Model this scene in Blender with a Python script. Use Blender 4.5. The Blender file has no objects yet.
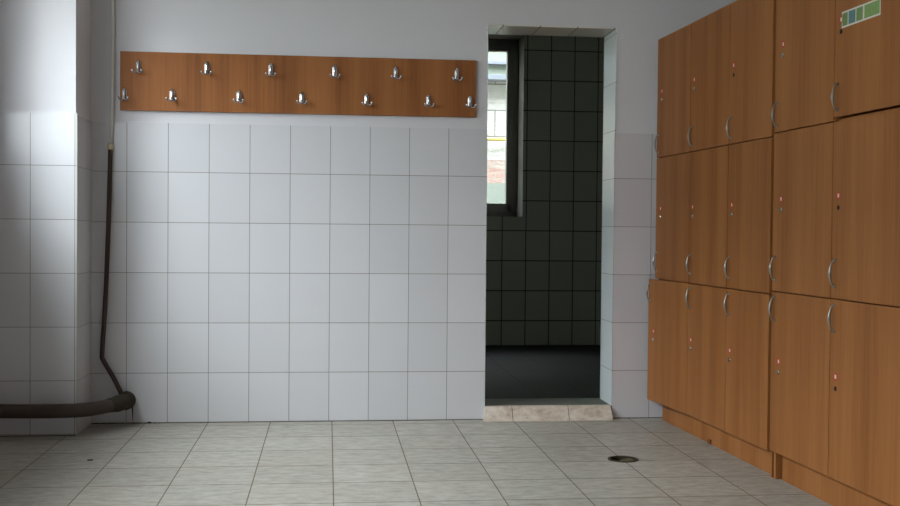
import bpy, bmesh, math, random
from mathutils import Vector, Matrix, Euler

random.seed(4)
PI = math.pi
scene = bpy.context.scene
COL = scene.collection

# ------------------------------------------------------------------ camera
def make_camera():
    yaw, pitch, roll = 0.11075, -0.02099, 0.00889
    f = Vector((math.sin(yaw), math.cos(yaw), 0)); r = Vector((math.cos(yaw), -math.sin(yaw), 0)); u = Vector((0, 0, 1))
    f2 = f * math.cos(pitch) + u * math.sin(pitch); u2 = u * math.cos(pitch) - f * math.sin(pitch)
    r3 = r * math.cos(roll) + u2 * math.sin(roll); u3 = u2 * math.cos(roll) - r * math.sin(roll)
    cam = bpy.data.cameras.new('camera'); cam.sensor_fit = 'HORIZONTAL'; cam.sensor_width = 36.0
    cam.lens = 1100.0 / 900.0 * 36.0; cam.clip_start = 0.05; cam.clip_end = 200
    o = bpy.data.objects.new('camera', cam); COL.objects.link(o)
    m = Matrix((r3, u3, -f2)).transposed().to_4x4(); m.translation = Vector((0.98983, -5.5902, 0.9755))
    o.matrix_world = m
    scene.camera = o
make_camera()

# ------------------------------------------------------------------ world, daylight, exposure
def make_world():
    w = bpy.data.worlds.new('overcast_sky'); scene.world = w; w.use_nodes = True
    bg = w.node_tree.nodes['Background']
    bg.inputs['Color'].default_value = (0.89, 0.935, 1.0, 1); bg.inputs['Strength'].default_value = 9.0
make_world()

def portal(name, loc, rot, sx, sy):      # guides the sampling of the sky through a window opening
    l = bpy.data.lights.new(name, 'AREA'); l.shape = 'RECTANGLE'; l.size = sx; l.size_y = sy; l.cycles.is_portal = True
    o = bpy.data.objects.new(name, l); COL.objects.link(o); o.location = loc; o.rotation_euler = rot
# windows: y0, y1, z0, z1 of the two openings in the left wall
W1 = (-3.4, -0.61, 1.30, 2.47)
W2 = (-6.3, -4.0, 1.25, 2.47)
for W in (W1, W2):
    portal('window_sky_portal', (-0.75, (W[0] + W[1]) / 2, (W[2] + W[3]) / 2), (0, -PI / 2, 0), W[3] - W[2], W[1] - W[0])
def fill_lamp(name, loc, target, sx, sy, watts, color):
    l = bpy.data.lights.new(name, 'AREA'); l.shape = 'RECTANGLE'; l.size = sx; l.size_y = sy; l.energy = watts; l.color = color
    o = bpy.data.objects.new(name, l); COL.objects.link(o); o.location = loc
    o.rotation_euler = (Vector(target) - Vector(loc)).to_track_quat('-Z', 'Y').to_euler()
# added area lamp high outside, lifting floor and lower lockers beyond the sky's light
fill_lamp('overhead_fill_lamp', (-2.6, -2.5, 4.2), (1.0, -1.5, 0.2), 3.0, 2.0, 430, (0.90, 0.96, 1.0))
portal('shower_window_sky_portal', (1.92, 3.84, 1.85), (-PI / 2, 0, 0), 1.35, 1.5)
scene.view_settings.view_transform = 'Standard'
scene.view_settings.look = 'None'
scene.view_settings.exposure = 0.35
scene.view_settings.gamma = 1.0
scene.view_settings.use_curve_mapping = False
scene.cycles.max_bounces = 10
scene.cycles.diffuse_bounces = 6
scene.cycles.use_denoising = True

# ------------------------------------------------------------------ materials
def srgb(r, g, b):
    def c(v):
        v /= 255.0
        return v / 12.92 if v <= 0.04045 else ((v + 0.055) / 1.055) ** 2.4
    return (c(r), c(g), c(b), 1.0)

class NT:
    def __init__(self, name):
        self.m = bpy.data.materials.new(name); self.m.use_nodes = True
        self.t = self.m.node_tree; self.p = self.t.nodes['Principled BSDF']; self.out = self.t.nodes['Material Output']
    def n(self, kind, **kw):
        x = self.t.nodes.new(kind)
        for k, v in kw.items(): setattr(x, k, v)
        return x
    def l(self, a, b): self.t.links.new(a, b)
    def math(self, op, a, b=None):
        x = self.n('ShaderNodeMath', operation=op)
        for i, v in enumerate((a, b)):
            if v is None: continue
            if isinstance(v, (int, float)): x.inputs[i].default_value = v
            else: self.l(v, x.inputs[i])
        return x.outputs[0]
    def mix(self, fac, a, b, mode='MIX'):
        x = self.n('ShaderNodeMix', data_type='RGBA', blend_type=mode)
        for s, v in ((x.inputs[0], fac), (x.inputs[6], a), (x.inputs[7], b)):
            if isinstance(v, (int, float, tuple)): s.default_value = v
            else: self.l(v, s)
        return x.outputs[2]
    def coords(self, scale=(1, 1, 1), loc=(0, 0, 0), random_shift=False):
        tc = self.n('ShaderNodeTexCoord'); mp = self.n('ShaderNodeMapping')
        mp.inputs['Scale'].default_value = scale; mp.inputs['Location'].default_value = loc
        v = tc.outputs['Object']
        if random_shift:
            oi = self.n('ShaderNodeObjectInfo'); vm = self.n('ShaderNodeVectorMath', operation='SCALE')
            cx = self.n('ShaderNodeCombineXYZ')
            for i in range(3): self.l(oi.outputs['Random'], cx.inputs[i])
            self.l(cx.outputs[0], vm.inputs[0]); vm.inputs['Scale'].default_value = 7.0
            va = self.n('ShaderNodeVectorMath', operation='ADD')
            self.l(v, va.inputs[0]); self.l(vm.outputs[0], va.inputs[1]); v = va.outputs[0]
        self.l(v, mp.inputs[0]); return mp.outputs[0]
    def noise(self, vec, scale, detail=3, rough=0.5):
        x = self.n('ShaderNodeTexNoise'); x.inputs['Scale'].default_value = scale
        x.inputs['Detail'].default_value = detail; x.inputs['Roughness'].default_value = rough
        self.l(vec, x.inputs['Vector']); return x.outputs['Fac']
    def ramp(self, fac, stops):
        x = self.n('ShaderNodeValToRGB'); e = x.color_ramp.elements
        while len(e) < len(stops): e.new(0.5)
        for i, (p, c) in enumerate(stops): e[i].position = p; e[i].color = c
        self.l(fac, x.inputs[0]); return x.outputs['Color']
    def bump(self, h, strength, dist=0.002):
        x = self.n('ShaderNodeBump'); x.inputs['Strength'].default_value = strength; x.inputs['Distance'].default_value = dist
        self.l(h, x.inputs['Height']); self.l(x.outputs[0], self.p.inputs['Normal'])
    def set(self, color=None, rough=None, metal=None, spec=None):
        for k, v in (('Base Color', color), ('Roughness', rough), ('Metallic', metal), ('Specular IOR Level', spec)):
            if v is None: continue
            if isinstance(v, (int, float, tuple)): self.p.inputs[k].default_value = v
            else: self.l(v, self.p.inputs[k])

def tile_uv(k, ua, va, u0, v0, vs=1.0):
    tc = k.n('ShaderNodeTexCoord'); s = k.n('ShaderNodeSeparateXYZ'); k.l(tc.outputs['Object'], s.inputs[0])
    c = k.n('ShaderNodeCombineXYZ')
    k.l(k.math('SUBTRACT', s.outputs[ua], u0), c.inputs[0]); k.l(k.math('MULTIPLY', k.math('SUBTRACT', s.outputs[va], v0), vs), c.inputs[1])
    return c.outputs[0]

def brick(k, vec, w, h, mortar, offset=0.0):
    b = k.n('ShaderNodeTexBrick'); b.offset = offset; b.squash = 1.0
    b.inputs['Scale'].default_value = 1.0; b.inputs['Brick Width'].default_value = w; b.inputs['Row Height'].default_value = h
    b.inputs['Mortar Size'].default_value = mortar; b.inputs['Mortar Smooth'].default_value = 0.2
    k.l(vec, b.inputs['Vector']); return b

def mat_tile(name, ca, cb, grout, ua, va, u0, v0, w=0.2, h=0.25, mortar=0.0017, rough=0.22, dirt=0.12):
    k = NT(name); b = brick(k, tile_uv(k, ua, va, u0, v0), w, h, mortar)
    b.inputs['Color1'].default_value = ca; b.inputs['Color2'].default_value = cb; b.inputs['Mortar'].default_value = grout
    nz = k.noise(k.coords((1, 1, 1)), 3.0, 4)
    c = k.mix(k.math('MULTIPLY', nz, dirt), b.outputs['Color'], tuple(x * 0.6 for x in ca[:3]) + (1,))
    r = k.math('ADD', k.math('MULTIPLY', b.outputs['Fac'], 0.5), rough)
    k.set(c, r, spec=0.45)
    wv = k.noise(k.coords((1, 1, 1)), 5.0, 1)
    k.bump(k.math('ADD', k.math('MULTIPLY', b.outputs['Fac'], -1.0), k.math('MULTIPLY', wv, 0.6)), 0.35, 0.0015)
    return k.m

def mat_plaster(name, col, amt=0.15):
    k = NT(name); nz = k.noise(k.coords((1, 1, 0.6)), 2.2, 5, 0.6)
    k.set(k.mix(k.math('MULTIPLY', nz, amt), col, tuple(x * 0.72 for x in col[:3]) + (1,)), 0.8, spec=0.2)
    k.bump(k.noise(k.coords(), 60, 3), 0.12, 0.003); return k.m

def mat_plain(name, col, rough=0.5, metal=0.0, var=0.15, scale=20, spec=0.4):
    k = NT(name); nz = k.noise(k.coords(), scale, 3)
    k.set(k.mix(k.math('MULTIPLY', nz, var), col, tuple(x * 0.5 for x in col[:3]) + (1,)), rough, metal, spec); return k.m

def mat_wood(name, light, mid, dark):
    # grain runs vertically (local z) with soft broad bands across
    k = NT(name)
    band = k.noise(k.coords((9, 9, 0.25), random_shift=True), 1.0, 2, 0.5)
    grain = k.noise(k.coords((90, 90, 2.2), random_shift=True), 1.0, 4, 0.6)
    pore = k.noise(k.coords((260, 260, 9), random_shift=True), 1.0, 2, 0.5)
    f = k.math('ADD', k.math('MULTIPLY', band, 0.6), k.math('MULTIPLY', grain, 0.4))
    c = k.ramp(f, [(0.36, dark), (0.5, mid), (0.64, light)])
    c = k.mix(k.math('MULTIPLY', k.math('GREATER_THAN', pore, 0.62), 0.18), c, dark)
    k.set(c, 0.5, spec=0.2); k.bump(grain, 0.05, 0.001); return k.m

def mat_floor():
    k = NT('floor_tile_marble'); b = brick(k, tile_uv(k, 0, 1, 0.0925, -0.7257, 0.75), 0.308, 0.3162 * 0.75, 0.0023)
    st = k.noise(k.coords((13.0, 30, 1)), 1.0, 6, 0.75)
    cl = k.noise(k.coords((1, 1, 1)), 2.6, 3)
    base = k.ramp(st, [(0.34, srgb(134, 130, 122)), (0.49, srgb(164, 161, 154)), (0.64, srgb(187, 184, 179))])
    base = k.mix(k.math('MULTIPLY', cl, 0.45), base, srgb(168, 152, 134))
    b.inputs['Color1'].default_value = (1, 1, 1, 1); b.inputs['Color2'].default_value = (0.88, 0.875, 0.86, 1); b.inputs['Mortar'].default_value = (1, 1, 1, 1)
    base = k.mix(1.0, base, b.outputs['Color'], 'MULTIPLY')
    c = k.mix(b.outputs['Fac'], base, srgb(104, 90, 70))
    k.set(c, k.math('ADD', k.math('MULTIPLY', b.outputs['Fac'], 0.4), 0.42), spec=0.35)
    k.bump(k.math('ADD', k.math('MULTIPLY', b.outputs['Fac'], -1.0), k.math('MULTIPLY', st, 0.3)), 0.3, 0.0015); return k.m

def mat_glass(name):
    k = NT(name); k.t.nodes.remove(k.p)
    tr = k.n('ShaderNodeBsdfTransparent'); tr.inputs[0].default_value = (0.93, 0.96, 0.95, 1)
    gl = k.n('ShaderNodeBsdfGlossy'); gl.inputs['Roughness'].default_value = 0.02
    fr = k.n('ShaderNodeFresnel'); gm = k.n('ShaderNodeNewGeometry')
    k.l(k.math('ADD', k.math('MULTIPLY', gm.outputs['Backfacing'], 1 / 1.45 - 1.45), 1.45), fr.inputs[0])   # same reflectance on both faces of the thin pane
    mx = k.n('ShaderNodeMixShader'); k.l(fr.outputs[0], mx.inputs[0]); k.l(tr.outputs[0], mx.inputs[1]); k.l(gl.outputs[0], mx.inputs[2])
    k.l(mx.outputs[0], k.out.inputs[0]); return k.m

WT_A, WT_B, GROUT = srgb(212, 210, 214), srgb(206, 204, 208), srgb(128, 122, 112)
M = {}
M['plaster'] = mat_plaster('white_wall_paint', srgb(212, 209, 213))
M['ceiling_paint'] = mat_plaster('ceiling_paint', srgb(225, 225, 222))
M['shower_ceiling'] = mat_plaster('grey_shower_ceiling_paint', srgb(200, 200, 192))
M['reveal'] = mat_plaster('grey_render', srgb(104, 101, 96))
M['tile_back'] = mat_tile('white_wall_tile', WT_A, WT_B, GROUT, 0, 2, 0.0, 0.0)
M['tile_back_right'] = mat_tile('white_wall_tile_beside_doorway', srgb(208, 203, 207), srgb(203, 198, 202), GROUT, 0, 2, 2.4655, 0.0)
M['tile_pillar'] = mat_tile('white_pillar_tile', WT_A, WT_B, GROUT, 0, 2, -0.378, 0.008)
M['tile_side'] = mat_tile('white_side_tile', WT_A, WT_B, GROUT, 1, 2, -0.31, 0.004)
M['tile_jamb'] = mat_tile('white_jamb_tile', srgb(228, 232, 234), srgb(222, 226, 228), GROUT, 1, 2, -0.02, 0.0, w=0.27)
M['tile_soffit'] = mat_tile('beige_soffit_tile', srgb(222, 216, 204), srgb(212, 206, 194), srgb(86, 80, 72), 0, 1, 2.46, -0.02, w=0.195, h=0.3, mortar=0.003)
M['tile_shower'] = mat_tile('grey_shower_tile', srgb(204, 206, 196), srgb(198, 200, 190), srgb(72, 72, 68), 0, 2, 2.83, -0.026, mortar=0.0045, rough=0.35)
M['tile_shower_side'] = mat_tile('grey_shower_side_tile', srgb(204, 206, 196), srgb(198, 200, 190), srgb(72, 72, 68), 1, 2, 0.0, -0.04, mortar=0.0035, rough=0.35)
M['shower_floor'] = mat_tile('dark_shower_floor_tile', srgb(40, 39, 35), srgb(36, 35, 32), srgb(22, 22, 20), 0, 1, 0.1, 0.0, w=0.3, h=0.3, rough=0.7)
M['floor'] = mat_floor()
def mat_marble():
    k = NT('threshold_marble_tile')
    v = k.noise(k.coords((1, 1, 1.6)), 16, 6, 0.75)
    k.set(k.ramp(v, [(0.30, srgb(164, 147, 131)), (0.48, srgb(200, 183, 168)), (0.66, srgb(218, 206, 194))]), 0.45, spec=0.35); return k.m
M['sill'] = mat_marble()
M['sill_top'] = mat_plain('worn_threshold_top', srgb(98, 98, 90), 0.6, var=0.6, scale=18)
M['joint'] = mat_plain('grey_joint_filler', srgb(96, 88, 76), 0.9)
M['bead'] = mat_plain('ivory_corner_bead', srgb(178, 174, 150), 0.5)
M['wood'] = mat_wood('alder_laminate', srgb(163, 106, 60), srgb(153, 97, 52), srgb(137, 84, 43))
M['wood_board'] = mat_wood('alder_laminate_board', srgb(160, 103, 59), srgb(149, 93, 51), srgb(130, 79, 42))
M['wood_edge'] = mat_plain('dark_laminate_edge', srgb(110, 62, 36), 0.6)
M['inside'] = mat_plain('dark_cabinet_interior', srgb(96, 66, 46), 0.8)
M['chrome'] = mat_plain('chrome', srgb(205, 205, 208), 0.10, 1.0, 0.05)
M['satin'] = mat_plain('satin_steel', srgb(170, 166, 160), 0.34, 1.0, 0.25, 30)
M['lock'] = mat_plain('nickel_lock', srgb(205, 200, 190), 0.25, 1.0, 0.1)
M['hole'] = mat_plain('black_key_slot', srgb(22, 20, 18), 0.8)
M['red'] = mat_plain('red_sticker_paper', srgb(196, 58, 48), 0.6)
M['white_paper'] = mat_plain('white_sticker_paper', srgb(225, 215, 205), 0.6)
M['pipe'] = mat_plain('rusty_brown_pipe_paint', srgb(74, 60, 52), 0.7, var=0.6, scale=22)
M['riser'] = mat_plain('dark_brown_pipe_paint', srgb(60, 40, 32), 0.5, var=0.3)
M['wrap'] = mat_plain('dirty_pipe_wrapping', srgb(66, 58, 48), 0.95, var=0.8, scale=45)
M['white_paint'] = mat_plain('white_gloss_paint', srgb(218, 214, 208), 0.5)
M['cap'] = mat_plain('ivory_sealant', srgb(206, 196, 168), 0.7)
M['iron'] = mat_plain('dark_cast_iron', srgb(70, 64, 48), 0.55, 0.5, 0.6, 40)
M['rust'] = mat_plain('worn_brass_lid', srgb(98, 90, 70), 0.5, 0.4, 0.5, 40)
M['grime'] = mat_plain('dark_grime', srgb(58, 52, 42), 0.9, var=0.4)
M['window_frame'] = mat_plain('grey_window_frame_paint', srgb(158, 156, 150), 0.5)
M['window_white'] = mat_plain('white_window_frame_paint', srgb(225, 225, 222), 0.45)
M['glass'] = mat_glass('window_glass')

# ------------------------------------------------------------------ mesh helpers
def quadbox(bm, lo, hi, mi=0, bevel=0.0):
    x0, y0, z0 = lo; x1, y1, z1 = hi
    v = [bm.verts.new(p) for p in ((x0, y0, z0), (x1, y0, z0), (x1, y1, z0), (x0, y1, z0), (x0, y0, z1), (x1, y0, z1), (x1, y1, z1), (x0, y1, z1))]
    fs = [bm.faces.new([v[i] for i in q]) for q in ((0, 3, 2, 1), (4, 5, 6, 7), (0, 1, 5, 4), (1, 2, 6, 5), (2, 3, 7, 6), (3, 0, 4, 7))]
    for f in fs: f.material_index = mi
    if bevel:
        es = list({e for f in fs for e in f.edges})
        bmesh.ops.bevel(bm, geom=es, offset=bevel, segments=2, profile=0.6, affect='EDGES')
    return fs

def tube(bm, pts, rad, seg=12, mi=0, cap=True):
    pts = [Vector(p) for p in pts]; n = len(pts)
    if not isinstance(rad, (list, tuple)): rad = [rad] * n
    rings = []; up = None
    for i, p in enumerate(pts):
        t = (pts[min(i + 1, n - 1)] - pts[max(i - 1, 0)]).normalized()
        if up is None:
            a = Vector((0, 0, 1)) if abs(t.z) < 0.9 else Vector((1, 0, 0)); up = (a - t * a.dot(t)).normalized()
        else:
            up = (up - t * up.dot(t)).normalized()
        s = t.cross(up)
        rings.append([bm.verts.new(p + (up * math.cos(2 * PI * k / seg) + s * math.sin(2 * PI * k / seg)) * rad[i]) for k in range(seg)])
    for a, b in zip(rings, rings[1:]):
        for k in range(seg):
            f = bm.faces.new((a[k], a[(k + 1) % seg], b[(k + 1) % seg], b[k])); f.material_index = mi; f.smooth = True
    if cap:
        for r, rev in ((rings[0], True), (rings[-1], False)):
            f = bm.faces.new(list(reversed(r)) if rev else r); f.material_index = mi

def ball(bm, c, r, mi=0, seg=10, sc=(1, 1, 1)):
    m = Matrix.Translation(c) @ Matrix.Diagonal((sc[0], sc[1], sc[2], 1))
    vs = bmesh.ops.create_uvsphere(bm, u_segments=seg, v_segments=max(6, seg // 2 + 1), radius=r, matrix=m)['verts']
    for f in {f for v in vs for f in v.link_faces}: f.material_index = mi; f.smooth = True

def smooth_path(ctrl, n=8):
    c = [Vector(p) for p in ctrl]; c = [c[0] * 2 - c[1]] + c + [c[-1] * 2 - c[-2]]; out = []
    for i in range(1, len(c) - 2):
        for k in range(n):
            t = k / n; a, b, d, e = c[i - 1], c[i], c[i + 1], c[i + 2]
            out.append(0.5 * (2 * b + (d - a) * t + (2 * a - 5 * b + 4 * d - e) * t * t + (3 * b - a - 3 * d + e) * t ** 3))
    out.append(c[-2]); return out

def obj(name, bm, mats, parent=None):
    bmesh.ops.recalc_face_normals(bm, faces=bm.faces[:])
    me = bpy.data.meshes.new(name); bm.to_mesh(me); bm.free()
    for m in (mats if isinstance(mats, (list, tuple)) else [mats]): me.materials.append(M[m] if isinstance(m, str) else m)
    o = bpy.data.objects.new(name, me); COL.objects.link(o)
    if parent: o.parent = parent
    return o

def struct(name, bm, mats, parent=None):
    o = obj(name, bm, mats, parent)
    if not parent: o['kind'] = 'structure'
    return o

def tag(o, label, cat, group=None):
    o['label'] = label; o['category'] = cat
    if group: o['group'] = group
    return o

def thing(name, label, cat, loc=(0, 0, 0), rz=0.0, group=None):
    o = bpy.data.objects.new(name, None); COL.objects.link(o); o.empty_display_size = 0.1
    o.location = loc; o.rotation_euler = (0, 0, rz); return tag(o, label, cat, group)

# ------------------------------------------------------------------ room shell
LX, RX, FY, CZ = -0.56, 3.36, -7.2, 3.35
DL, DR, DT = 1.799, 2.467, 2.023          # doorway: left, right, top
WT = 0.25                                 # back wall thickness
DRAIN = (2.252, -1.012); DR_R = 0.060

bm = bmesh.new()                          # floor with a round hole for the drain
cx, cy = DRAIN; h = 0.12
def face(pts, mi=0):
    f = bm.faces.new([bm.verts.new(p) for p in pts]); f.material_index = mi
face(((LX, FY, 0), (RX, FY, 0), (RX, cy - h, 0), (LX, cy - h, 0)))
face(((LX, cy + h, 0), (RX, cy + h, 0), (RX, 0.02, 0), (LX, 0.02, 0)))
face(((LX, cy - h, 0), (cx - h, cy - h, 0), (cx - h, cy + h, 0), (LX, cy + h, 0)))
face(((cx + h, cy - h, 0), (RX, cy - h, 0), (RX, cy + h, 0), (cx + h, cy + h, 0)))
N = 40
def onsq(a):
    c, s = math.cos(a), math.sin(a); k = h / max(abs(c), abs(s)); return (cx + c * k, cy + s * k, 0)
for i in range(N):
    a, b = 2 * PI * i / N, 2 * PI * (i + 1) / N
    ca, cb = (cx + DR_R * math.cos(a), cy + DR_R * math.sin(a)), (cx + DR_R * math.cos(b), cy + DR_R * math.sin(b))
    face(((*ca, 0), onsq(a), onsq(b), (*cb, 0)))
    face(((*ca, 0), (*cb, 0), (*cb, -0.07), (*ca, -0.07)), 1)
bmesh.ops.remove_doubles(bm, verts=bm.verts[:], dist=1e-6)
struct('floor', bm, ['floor', 'grime'])

bm = bmesh.new(); quadbox(bm, (LX - 0.5, FY - 0.2, CZ), (RX + 0.2, 0.25, CZ + 0.15)); struct('ceiling', bm, 'ceiling_paint')

bm = bmesh.new()                          # back wall: plaster above, tiles below, tiled doorway lining
P = 0.006
quadbox(bm, (LX - 0.35, P, -0.1), (DL - P, WT, CZ))
quadbox(bm, (DR + P, P, -0.1), (RX + 0.2, WT, CZ))
quadbox(bm, (DL - P, P, DT + P), (DR + P, WT, CZ))
quadbox(bm, (-0.17, 0, 0), (DL, P, 1.493), 1)
quadbox(bm, (DR, 0, 0), (RX, P, 1.485), 2)
quadbox(bm, (DR, 0.0005, 0), (DR + P, WT + 0.004, DT + P), 3)
quadbox(bm, (DL - P, 0.0065, 0), (DL, WT + 0.004, DT + P), 3)
quadbox(bm, (DL, 0.0005, DT), (DR, WT + 0.004, DT + P), 4)
quadbox(bm, (-0.17, -0.004, 0), (DL - 0.01, 0.0, 0.004), 5)
quadbox(bm, (DR + 0.01, -0.004, 0), (RX - 0.4, 0.0, 0.004), 5)
for q in ((0.7, DL, 0.0, CZ), (DR, 3.9, 0.0, CZ), (DL, DR, DT, CZ)): quadbox(bm, (q[0], WT, q[2]), (q[1], WT + 0.004, q[3]), 6)
struct('wall_back', bm, ['plaster', 'tile_back', 'tile_back_right', 'tile_jamb', 'tile_soffit', 'joint', 'tile_shower'])

bm = bmesh.new()                          # pillar in the left corner
quadbox(bm, (LX, -0.312, 0), (-0.176, P, CZ))
quadbox(bm, (LX, -0.320, 0), (-0.171, -0.312, 1.500), 1)
quadbox(bm, (-0.176, -0.3195, 0), (-0.168, 0.0, 1.492), 2)
quadbox(bm, (-0.1715, -0.3215, 0), (-0.1670, -0.317, 1.502), 3, 0.001)
quadbox(bm, (LX, -0.3235, 0), (-0.171, -0.320, 0.005), 4)
struct('wall_left_pillar', bm, ['plaster', 'tile_pillar', 'tile_side', 'bead', 'joint'])

bm = bmesh.new(); T = 0.18
for y0, y1 in ((FY, W2[0]), (W2[1], W1[0]), (W1[1], 0.0)): quadbox(bm, (LX - T, y0, -0.1), (LX, y1, CZ))
for y0, y1, z0, z1 in (W1, W2):
    quadbox(bm, (LX - T, y0, -0.1), (LX, y1, z0)); quadbox(bm, (LX - T, y0, z1), (LX, y1, CZ))
struct('wall_left', bm, 'plaster')
bm = bmesh.new(); quadbox(bm, (RX, FY, -0.1), (RX + 0.2, 0.0, CZ)); struct('wall_right', bm, 'plaster')
bm = bmesh.new(); quadbox(bm, (LX - T, FY - 0.2, -0.1), (RX + 0.2, FY, CZ)); struct('wall_front', bm, 'plaster')

def side_window(name, W):                 # frame with a mullion in the left wall opening
    y0, y1, z0, z1 = W; x0, x1 = LX - T + 0.02, LX - T + 0.08; a = 0.06
    bm = bmesh.new()
    quadbox(bm, (x0, y0, z0), (x1, y1, z0 + a)); quadbox(bm, (x0, y0, z1 - a), (x1, y1, z1))
    for y in (y0, (y0 + y1 - a) / 2, y1 - a): quadbox(bm, (x0, y, z0 + a), (x1, y + a, z1 - a))
    w = struct(name, bm, 'window_white')
    bm = bmesh.new(); quadbox(bm, (x0 + 0.025, y0 + a, z0 + a), (x0 + 0.031, y1 - a, z1 - a)); obj('pane', bm, 'glass', w)
side_window('window_1', W1); side_window('window_2', W2)

bm = bmesh.new()                          # raised tiled threshold of the doorway
def sloped(x0, x1, fl0=0.0, fl1=0.0, y=0.0, mi=0):     # riser tile leaning outward at its foot
    ST = 0.069 - abs(y) * 0.5
    v = [bm.verts.new(p) for p in ((x0 - fl0, -0.052 - y, 0), (x1 + fl1, -0.052 - y, 0), (x1 + fl1, 0.02, 0), (x0 - fl0, 0.02, 0),
                                   (x0, -0.012 - y, ST), (x1, -0.012 - y, ST), (x1, 0.02, ST), (x0, 0.02, ST))]
    for q in ((0, 3, 2, 1), (4, 5, 6, 7), (0, 1, 5, 4), (1, 2, 6, 5), (2, 3, 7, 6), (3, 0, 4, 7)): bm.faces.new([v[i] for i in q]).material_index = mi
sloped(DL + 0.001, 1.9365, 0.010); sloped(1.9400, 2.2305); sloped(2.2340, DR - 0.010, 0, 0.006)
sloped(DL + 0.002, DR - 0.011, y=-0.003, mi=2)
quadbox(bm, (DL, 0.0, 0), (DR, WT + 0.02, 0.066), 1)
struct('trim_1', bm, ['sill', 'sill_top', 'joint'])

# ------------------------------------------------------------------ shower room beyond the doorway
SX0, SX1, SY1 = 0.7, 3.9, 3.45
WIN = (1.25, 2.598, 1.09, 2.60)           # its window opening: x0, x1, z0, z1
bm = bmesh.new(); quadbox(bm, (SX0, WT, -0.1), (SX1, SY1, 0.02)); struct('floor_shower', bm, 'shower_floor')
bm = bmesh.new(); quadbox(bm, (SX0 - 0.2, WT, CZ), (SX1 + 0.2, SY1 + 0.35, CZ + 0.15)); struct('ceiling_shower', bm, 'shower_ceiling')
bm = bmesh.new(); quadbox(bm, (SX0 - 0.2, WT, -0.1), (SX0, SY1, CZ)); struct('wall_shower_left', bm, 'tile_shower_side')
bm = bmesh.new(); quadbox(bm, (SX1, WT, -0.1), (SX1 + 0.2, SY1, CZ)); struct('wall_shower_right', bm, 'tile_shower_side')
bm = bmesh.new(); D = 0.38
def ring(bm, y0, y1, x0, x1, z0, z1, mi):
    quadbox(bm, (x0, y0, z0), (WIN[0], y1, z1), mi); quadbox(bm, (WIN[1], y0, z0), (x1, y1, z1), mi)
    quadbox(bm, (WIN[0], y0, z0), (WIN[1], y1, WIN[2]), mi); quadbox(bm, (WIN[0], y0, WIN[3]), (WIN[1], y1, z1), mi)
ring(bm, SY1, SY1 + 0.008, SX0, SX1, 0, CZ, 0)
ring(bm, SY1 + 0.008, SY1 + D, -2.5, 8.0, -0.5, 4.6, 1)
struct('wall_shower_back', bm, ['tile_shower', 'reveal'])

x0, x1, z0, z1 = WIN; fy = SY1 + 0.27
bm = bmesh.new()
a = 0.045
quadbox(bm, (x0, fy, z0), (x1, fy + 0.07, z0 + a), 0, 0.003); quadbox(bm, (x0, fy, z1 - a), (x1, fy + 0.07, z1), 0, 0.003)
for x in (x0, x1 - a): quadbox(bm, (x, fy, z0), (x + a, fy + 0.07, z1), 0, 0.003)
win = struct('window_3', bm, 'window_frame')
xm = (x0 + x1) / 2
for sx0, sx1 in ((x0 + a, xm), (xm, x1 - a)):
    bm = bmesh.new(); s = 0.052; y0, y1 = fy - 0.012, fy + 0.045
    quadbox(bm, (sx0, y0, z0 + a), (sx1, y1, z0 + a + 0.07), 0, 0.004); quadbox(bm, (sx0, y0, z1 - a - 0.055), (sx1, y1, z1 - a), 0, 0.004)
    for x in (sx0, sx1 - s): quadbox(bm, (x, y0, z0 + a), (x + s, y1, z1 - a), 0, 0.004)
    sash = obj('sash', bm, 'window_frame', win)
    bm = bmesh.new(); quadbox(bm, (sx0 + s, fy + 0.015, z0 + a + 0.07), (sx1 - s, fy + 0.020, z1 - a - 0.055)); obj('pane', bm, 'glass', sash)

# ------------------------------------------------------------------ yard outside the shower window
M['stone_white'] = None
def mat_stone():
    k = NT('whitewashed_stone'); b = brick(k, tile_uv(k, 0, 2, 2.62, 2.02), 0.42, 0.29, 0.008, 0.5)
    b.inputs['Color1'].default_value = srgb(240, 240, 234); b.inputs['Color2'].default_value = srgb(226, 226, 218); b.inputs['Mortar'].default_value = srgb(140, 140, 132)
    nz = k.noise(k.coords((1, 1, 2)), 9, 4, 0.7)
    k.set(k.mix(k.math('MULTIPLY', nz, 0.45), b.outputs['Color'], srgb(170, 166, 152)), 0.9, spec=0.1)
    k.bump(nz, 0.8, 0.02); return k.m
def mat_rubble():
    k = NT('rubble_and_brick'); b = brick(k, tile_uv(k, 0, 2, 2.6, 1.55), 0.16, 0.062, 0.006, 0.5)
    b.inputs['Color1'].default_value = srgb(206, 150, 136); b.inputs['Color2'].default_value = srgb(214, 196, 184); b.inputs['Mortar'].default_value = srgb(196, 190, 178)
    nz = k.noise(k.coords((1, 1, 2)), 7, 4, 0.7)
    k.set(k.mix(k.math('MULTIPLY', nz, 0.7), b.outputs['Color'], srgb(214, 208, 198)), 0.9, spec=0.1)
    k.bump(nz, 0.8, 0.02); return k.m
M['stone_white'] = mat_stone(); M['rubble'] = mat_rubble()
M['cement'] = mat_plain('grey_green_cement', srgb(176, 184, 174), 0.9, var=0.3, scale=6, spec=0.1)
M['ground'] = mat_plain('yard_ground', srgb(140, 136, 124), 0.95, var=0.4, scale=5, spec=0.1)
M['yellow'] = mat_plain('yellow_gas_pipe_paint', srgb(232, 214, 120), 0.5)
M['steel_blue'] = mat_plain('blue_grey_steel', srgb(150, 156, 166), 0.6)
M['fascia'] = mat_plain('pale_green_eave_boards', srgb(166, 176, 160), 0.8, var=0.4, scale=8)
bm = bmesh.new(); quadbox(bm, (-30, -40, -0.6), (12, 14, -0.5)); struct('ground', bm, 'ground')
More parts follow.
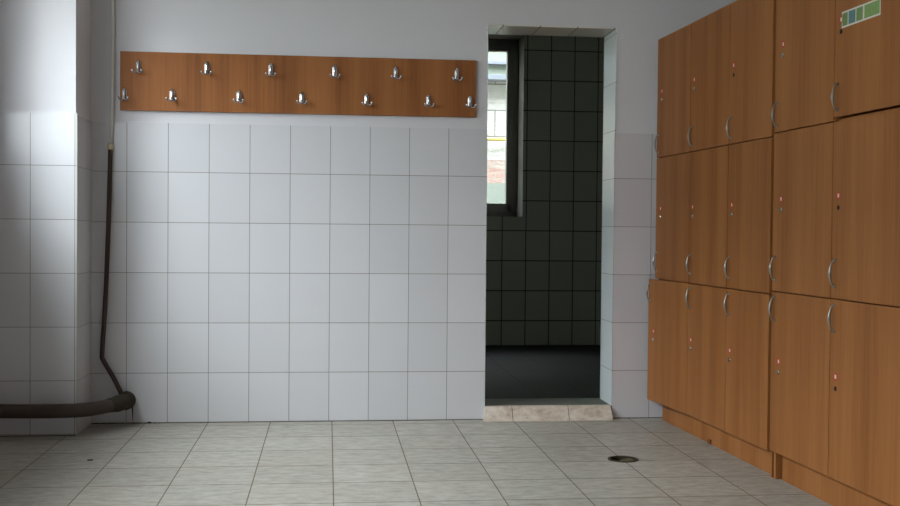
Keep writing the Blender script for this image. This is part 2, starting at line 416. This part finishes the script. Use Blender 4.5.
bm = bmesh.new(); quadbox(bm, (-9.5, -8.0, -0.5), (-9.0, 12, 5.5)); struct('sky_block_wall_left', bm, 'cement')  # unseen wall, added to block the low sky from the left windows
bm = bmesh.new()
quadbox(bm, (-2.5, 6.55, -0.5), (8.0, 6.9, 4.6), 0)
quadbox(bm, (-2.5, 6.545, -0.5), (8.0, 6.55, 1.50), 1)
quadbox(bm, (-2.5, 6.546, 1.50), (8.0, 6.55, 1.76), 2)
struct('wall_yard', bm, ['stone_white', 'cement', 'rubble'])
g = thing('gas_pipe', 'yellow gas pipe along the white stone wall outside the window', 'pipe', (2.8, 6.46, 1.98))
bm = bmesh.new(); tube(bm, [(-2.2, 0, 0), (2.6, 0, 0)], 0.017, 12); obj('pipe', bm, 'yellow', g)
for x in (-1.2, 0.6, 1.8):
    bm = bmesh.new(); quadbox(bm, (x - 0.012, -0.03, -0.03), (x + 0.012, 0.084, 0.03), 0, 0.003); obj('clip', bm, 'steel_blue', g)
g = thing('eave', 'pale green eave with blue-grey bars above the white stone wall outside', 'eave', (2.8, 6.5, 2.62))
bm = bmesh.new(); quadbox(bm, (-2.3, -0.10, 0.06), (2.7, 0.044, 0.60)); obj('fascia', bm, 'fascia', g)
for z, r in ((0.03, 0.028), (0.19, 0.020)):
    bm = bmesh.new(); quadbox(bm, (-2.3, -0.16, z - r), (2.7, -0.08 if r < 0.025 else 0.044, z + r), 0, 0.006); obj('bar', bm, 'steel_blue', g)

# ------------------------------------------------------------------ lockers along the right wall
ANG = 0.040; U = Vector((math.sin(ANG), -math.cos(ANG), 0)); ORG = Vector((2.68, 0, 0))
COLS = (0.0, 0.475, 0.934, 1.365)
COLS_B = (0.0, 0.475, 0.955, 1.400)
DEP, TH, GAP = 0.50, 0.018, 0.0022

def make_handle(parent, y, z, x=0.0):
    bm = bmesh.new(); L = 0.045
    ctrl = [(x, y, z - L), (x + 0.008, y, z - L + 0.001), (x + 0.015, y, z - L * 0.62), (x + 0.019, y, z), (x + 0.015, y, z + L * 0.62), (x + 0.008, y, z + L - 0.001), (x, y, z + L)]
    p = smooth_path(ctrl, 4)
    tube(bm, p, [0.0028 + 0.0034 * math.exp(-((q.z - z) / 0.02) ** 2) for q in p], 10)
    for s in (-1, 1): tube(bm, [(x - 0.001, y, z + s * L), (x + 0.004, y, z + s * L)], 0.0065, 12)
    return obj('handle', bm, 'satin', parent)

def disc(bm, x0, x1, y, z, r, mi=0, seg=16): tube(bm, [(x0, y, z), (x1, y, z)], r, seg, mi)

def make_door(root, y0, y1, z0, z1, row, swing=0.0, empty_lock=False, lock_dy=0.035, dx=0.0):
    # hinged on its near edge y1; own origin on that hinge
    y0 += GAP; y1 -= GAP; z0 += GAP; z1 -= GAP
    bm = bmesh.new(); quadbox(bm, (-TH, y0 - y1, 0), (0, 0, z1 - z0), 0, 0.0012)
    d = obj('door', bm, 'wood', root); d.location = (dx, y1, z0); d.rotation_euler = (0, 0, swing)
    w, hh = y0 - y1, z1 - z0
    hz = hh - 0.066 if row == 0 else (0.088 if row == 1 else 0.070)
    make_handle(d, w + 0.024, hz)
    sz = 0.336 if row == 2 else 0.360; ly = w + lock_dy
    bm = bmesh.new(); disc(bm, -0.001, 0.0006, ly, sz, 0.0140, 0)
    quadbox(bm, (0.0006, ly - 0.0055, sz - 0.0065), (0.0010, ly + 0.0055, sz + 0.0065), 1)
    obj('number_sticker', bm, ['red', 'white_paper'], d)
    bm = bmesh.new()
    if empty_lock:
        disc(bm, -0.002, 0.0008, ly, sz - 0.042, 0.0085, 1)
    else:
        disc(bm, -0.002, 0.003, ly, sz - 0.042, 0.0095, 0); disc(bm, 0.003, 0.0055, ly, sz - 0.042, 0.0070, 0)
        quadbox(bm, (0.0055, ly - 0.0010, sz - 0.0465), (0.0059, ly + 0.0010, sz - 0.0375), 1)
    obj('lock', bm, ['lock', 'hole'], d)
    return d

def make_locker(label, s0, zs, COLS, empties=(), loose=(), ajar=False, raised=False):
    root = thing('locker_cabinet', label, 'locker', ORG + U * s0, PI + ANG, 'wooden locker cabinets along the right wall')
    W = COLS[-1]; t = 0.018; xb, xf = -DEP, -TH - 0.002
    bm = bmesh.new()
    for y in (0, COLS[1] - t / 2, COLS[2] - t / 2, W - t):
        quadbox(bm, (xb, y, zs[0] - 0.002), (xf, y + t, zs[3] - 0.001), 0)
        if y in (0, W - t): quadbox(bm, (xb, y, 0.0), (-0.050 if ajar and y == 0 else xf, y + t, zs[0] - 0.002), 0)
    for z in (zs[0], zs[1] - t / 2, zs[2] - t / 2, zs[3] - t - 0.001): quadbox(bm, (xb, t, z), (xf, W - t, z + t), 0)
    quadbox(bm, (xb, t, zs[0]), (xb + 0.006, W - t, zs[3] - 0.002), 1)
    obj('carcass', bm, ['wood', 'inside'], root)
    bm = bmesh.new(); quadbox(bm, (-0.058, t + 0.016, 0.0), (-0.040, W - t - 0.001, zs[0]), 0, 0.001); obj('plinth', bm, 'wood', root)
    doors = {}
    for r in range(3):
        for c in range(3):
            z0, z1 = zs[r], zs[r + 1]
            if raised and r == 2 and c == 1: z0 += 0.012
            sw = 0.0
            if ajar and r == 0 and c == 0: sw = 0.075
            dy = 0.070 if (c == 0 and s0 > 1) else 0.042
            wide = 0.005 if (r, c) in loose else 0.0      # doors that hang a little short of their neighbour
            doors[r, c] = make_door(root, COLS[c], COLS[c + 1] - wide, z0, z1, r, sw, (r, c) in empties, dy if not (c == 0 and s0 < 1) else 0.070)
    return root, doors

LA = (0.103, 0.732, 1.356, 1.970)
LB = (0.112, 0.745, 1.368, 1.996)
rootA, doorsA = make_locker('tall wooden locker cabinet beside the doorway, nearest the tiled back wall', 0.030, LA, COLS, {(2, 2)}, {(2, 0), (1, 1), (1, 2), (2, 2), (0, 2)}, ajar=True)
rootB, doorsB = make_locker('tall wooden locker cabinet with a picture strip on its upper door, at the right edge', 1.410, LB, COLS_B, {(2, 1), (1, 1), (0, 1)}, raised=True)

d = doorsB[2, 1]                          # strip of small pictures stuck on the upper door
w = COLS_B[1] - COLS_B[2] + 2 * GAP
k_cells = [mat_plain('sticker_picture_green', srgb(120, 150, 92), 0.5, var=0.9, scale=90), mat_plain('sticker_picture_teal', srgb(96, 138, 140), 0.5, var=0.7, scale=60),
           mat_plain('sticker_picture_leaf', srgb(132, 160, 100), 0.5, var=0.9, scale=80), mat_plain('sticker_picture_meadow', srgb(140, 172, 104), 0.5, var=0.8, scale=60)]
bm = bmesh.new(); B0 = w + 0.046; zz = 0.304
quadbox(bm, (-0.001, B0, zz), (0.0006, B0 + 0.250, zz + 0.056), 0)
for i, (a, b) in enumerate(((0.004, 0.040), (0.046, 0.092), (0.098, 0.140), (0.150, 0.245))):
    quadbox(bm, (0.0006, B0 + a, zz + 0.006), (0.0009, B0 + b, zz + 0.050), i + 1)
obj('picture_strip', bm, ['white_paper'] + k_cells, d)

bm = bmesh.new(); quadbox(bm, (-0.040, 0.66, 0.0), (-0.032, 0.69, 0.022), 0, 0.002); obj('plinth_clip', bm, 'wood_edge', rootA)

# ------------------------------------------------------------------ coat rack
rack = thing('coat_rack', 'long brown wooden coat rack board with chrome hooks on the back wall', 'coat rack', (0.85, -0.007, 1.551))
bm = bmesh.new(); quadbox(bm, (-0.881, -0.009, 0.0), (0.884, 0.007, 0.289), 0, 0.0012); obj('board', bm, 'wood_board', rack)

def make_hook(H):
    # rounded back plate with a bulging shank, and two curled prongs as sub-parts
    bm = bmesh.new()
    p = smooth_path([(0, 0.002, H), (0, -0.006, H * 0.98), (0, -0.012, H * 0.72), (0, -0.014, H * 0.35), (0, -0.020, 0.010), (0, -0.022, 0.004)], 4)
    tube(bm, p, [0.0075 - 0.0015 * i / len(p) for i in range(len(p))], 12)
    quadbox(bm, (-0.011, -0.004, H * 0.15), (0.011, 0.0, H * 0.92), 0, 0.0018)
    ball(bm, (0, -0.006, H * 0.96), 0.0085)
    hook = obj('coat_hook', bm, 'chrome', rack)
    for s in (-1, 1):
        bm = bmesh.new()
        p = smooth_path([(0, -0.020, 0.008), (s * 0.008, -0.027, 0.001), (s * 0.017, -0.036, 0.002), (s * 0.023, -0.042, 0.011)], 5)
        tube(bm, p, 0.0042, 10); ball(bm, p[-1], 0.0065); obj('prong', bm, 'chrome', hook)
    return hook
def copy_hook(src, x, z):
    c = src.copy(); COL.objects.link(c); c.parent = rack; c.location = (x, -0.009, z)
    for ch in src.children:
        k = ch.copy(); COL.objects.link(k); k.parent = c
    return c
big, small = make_hook(0.062), make_hook(0.056)
TOPX = (0.057, 0.390, 0.703, 1.020, 1.326, 1.636); BOTX = (-0.009, 0.221, 0.547, 0.857, 1.181, 1.494, 1.706)
big.location = (TOPX[0] - 0.85, -0.009, 0.181); small.location = (BOTX[0] - 0.85, -0.009, 0.047)
for x in TOPX[1:]: copy_hook(big, x - 0.85, 0.181)
for x in BOTX[1:]: copy_hook(small, x - 0.85, 0.047)

# ------------------------------------------------------------------ heating pipe in the left corner
hp = thing('heating_pipe', 'brown heating pipe bending round the pillar into a thin riser on the back wall', 'pipe', (0.0, -0.10, 0.0))
def rel(pts): return [(x, y + 0.10, z) for x, y, z in pts]
main = smooth_path(rel([(-0.559, -0.430, 0.139), (-0.40, -0.430, 0.135), (-0.22, -0.420, 0.133), (-0.12, -0.33, 0.124), (-0.04, -0.17, 0.118), (0.0, -0.055, 0.118)]), 8)
bm = bmesh.new(); tube(bm, main, 0.0325, 20); obj('main_pipe', bm, 'pipe', hp)
bm = bmesh.new()
pts = smooth_path(rel([(-0.050, -0.19, 0.119), (-0.022, -0.13, 0.118), (-0.003, -0.062, 0.118), (0.006, -0.014, 0.118)]), 6)
tube(bm, pts, [0.0355 + 0.009 * i / len(pts) + random.uniform(-0.0025, 0.0025) for i in range(len(pts))], 18)
ball(bm, (0.002, 0.056, 0.118), 0.044, 0, 16, (1.0, 0.9, 1.04)); obj('wrapped_joint', bm, 'wrap', hp)
bm = bmesh.new(); tube(bm, rel([(0.036, -0.040, 0.095), (0.038, -0.036, 0.055), (0.037, -0.034, 0.020)]), [0.004, 0.003, 0.0015], 6); obj('drip_thread', bm, 'grime', hp)
bm = bmesh.new()
tube(bm, smooth_path(rel([(-0.075, -0.022, 1.362), (-0.083, -0.022, 1.0), (-0.098, -0.022, 0.60), (-0.112, -0.022, 0.36), (-0.106, -0.024, 0.318), (-0.058, -0.030, 0.235), (-0.012, -0.050, 0.150)]), 6), 0.0115, 12)
obj('riser', bm, 'riser', hp)
bm = bmesh.new(); tube(bm, rel([(-0.075, -0.022, 1.355), (-0.075, -0.022, 1.372), (-0.075, -0.020, 1.386)]), [0.0150, 0.0155, 0.010], 12); obj('collar', bm, 'cap', hp)
bm = bmesh.new(); tube(bm, rel([(-0.075, -0.016, 1.38), (-0.068, -0.013, 1.62), (-0.066, -0.013, CZ - 0.001)]), 0.0085, 10); obj('painted_pipe', bm, 'white_paint', hp)

# ------------------------------------------------------------------ floor drain, grime and chip
dr = thing('floor_drain', 'round dark floor drain with its lid tipped in, in the floor tiles before the lockers', 'drain', (cx, cy, 0))
bm = bmesh.new()
for (ra, za), (rb, zb) in zip([(0.0655, 0.0), (0.0655, 0.003), (0.055, 0.003), (0.053, -0.05), (0.0, -0.05)], [(0.0655, 0.003), (0.055, 0.003), (0.053, -0.05), (0.0, -0.05), (0.0, -0.05)]):
    if ra == 0: continue
    for i in range(N):
        a, b = 2 * PI * i / N, 2 * PI * (i + 1) / N
        v = [(ra * math.cos(a), ra * math.sin(a), za), (ra * math.cos(b), ra * math.sin(b), za), (rb * math.cos(b), rb * math.sin(b), zb), (rb * math.cos(a), rb * math.sin(a), zb)]
        if rb == 0: v = v[:3]
        bm.faces.new([bm.verts.new(p) for p in v])
bmesh.ops.remove_doubles(bm, verts=bm.verts[:], dist=1e-6); obj('bowl', bm, 'iron', dr)
bm = bmesh.new(); tube(bm, [(0.012, 0.004, -0.0165), (0.0112, 0.0035, -0.0135)], 0.038, 24); obj('lid', bm, 'rust', dr)

bm = bmesh.new()
for i in range(26):
    x = -0.15 + 0.31 * (i / 25) ** 1.3 + random.uniform(-0.005, 0.005); r = random.uniform(0.002, 0.0055) * (1.5 if 0.08 < x < 0.14 else 1.0)
    ball(bm, (x, -0.006, r * 0.4), r, 0, 6, (1.6, 0.7, 0.8))
o = obj('grime', bm, 'grime'); tag(o, 'dark crumbs of dirt along the foot of the tiled wall under the pipe', 'dirt'); o['kind'] = 'stuff'
bm = bmesh.new(); quadbox(bm, (-0.011, -0.009, 0.0), (0.011, 0.008, 0.003), 0, 0.0015)
o = obj('chip', bm, 'grime'); o.location = (0.009, -0.878, 0); o.rotation_euler = (0, 0, 0.4); tag(o, 'small dark chip lying on the floor tiles at the left', 'chip')
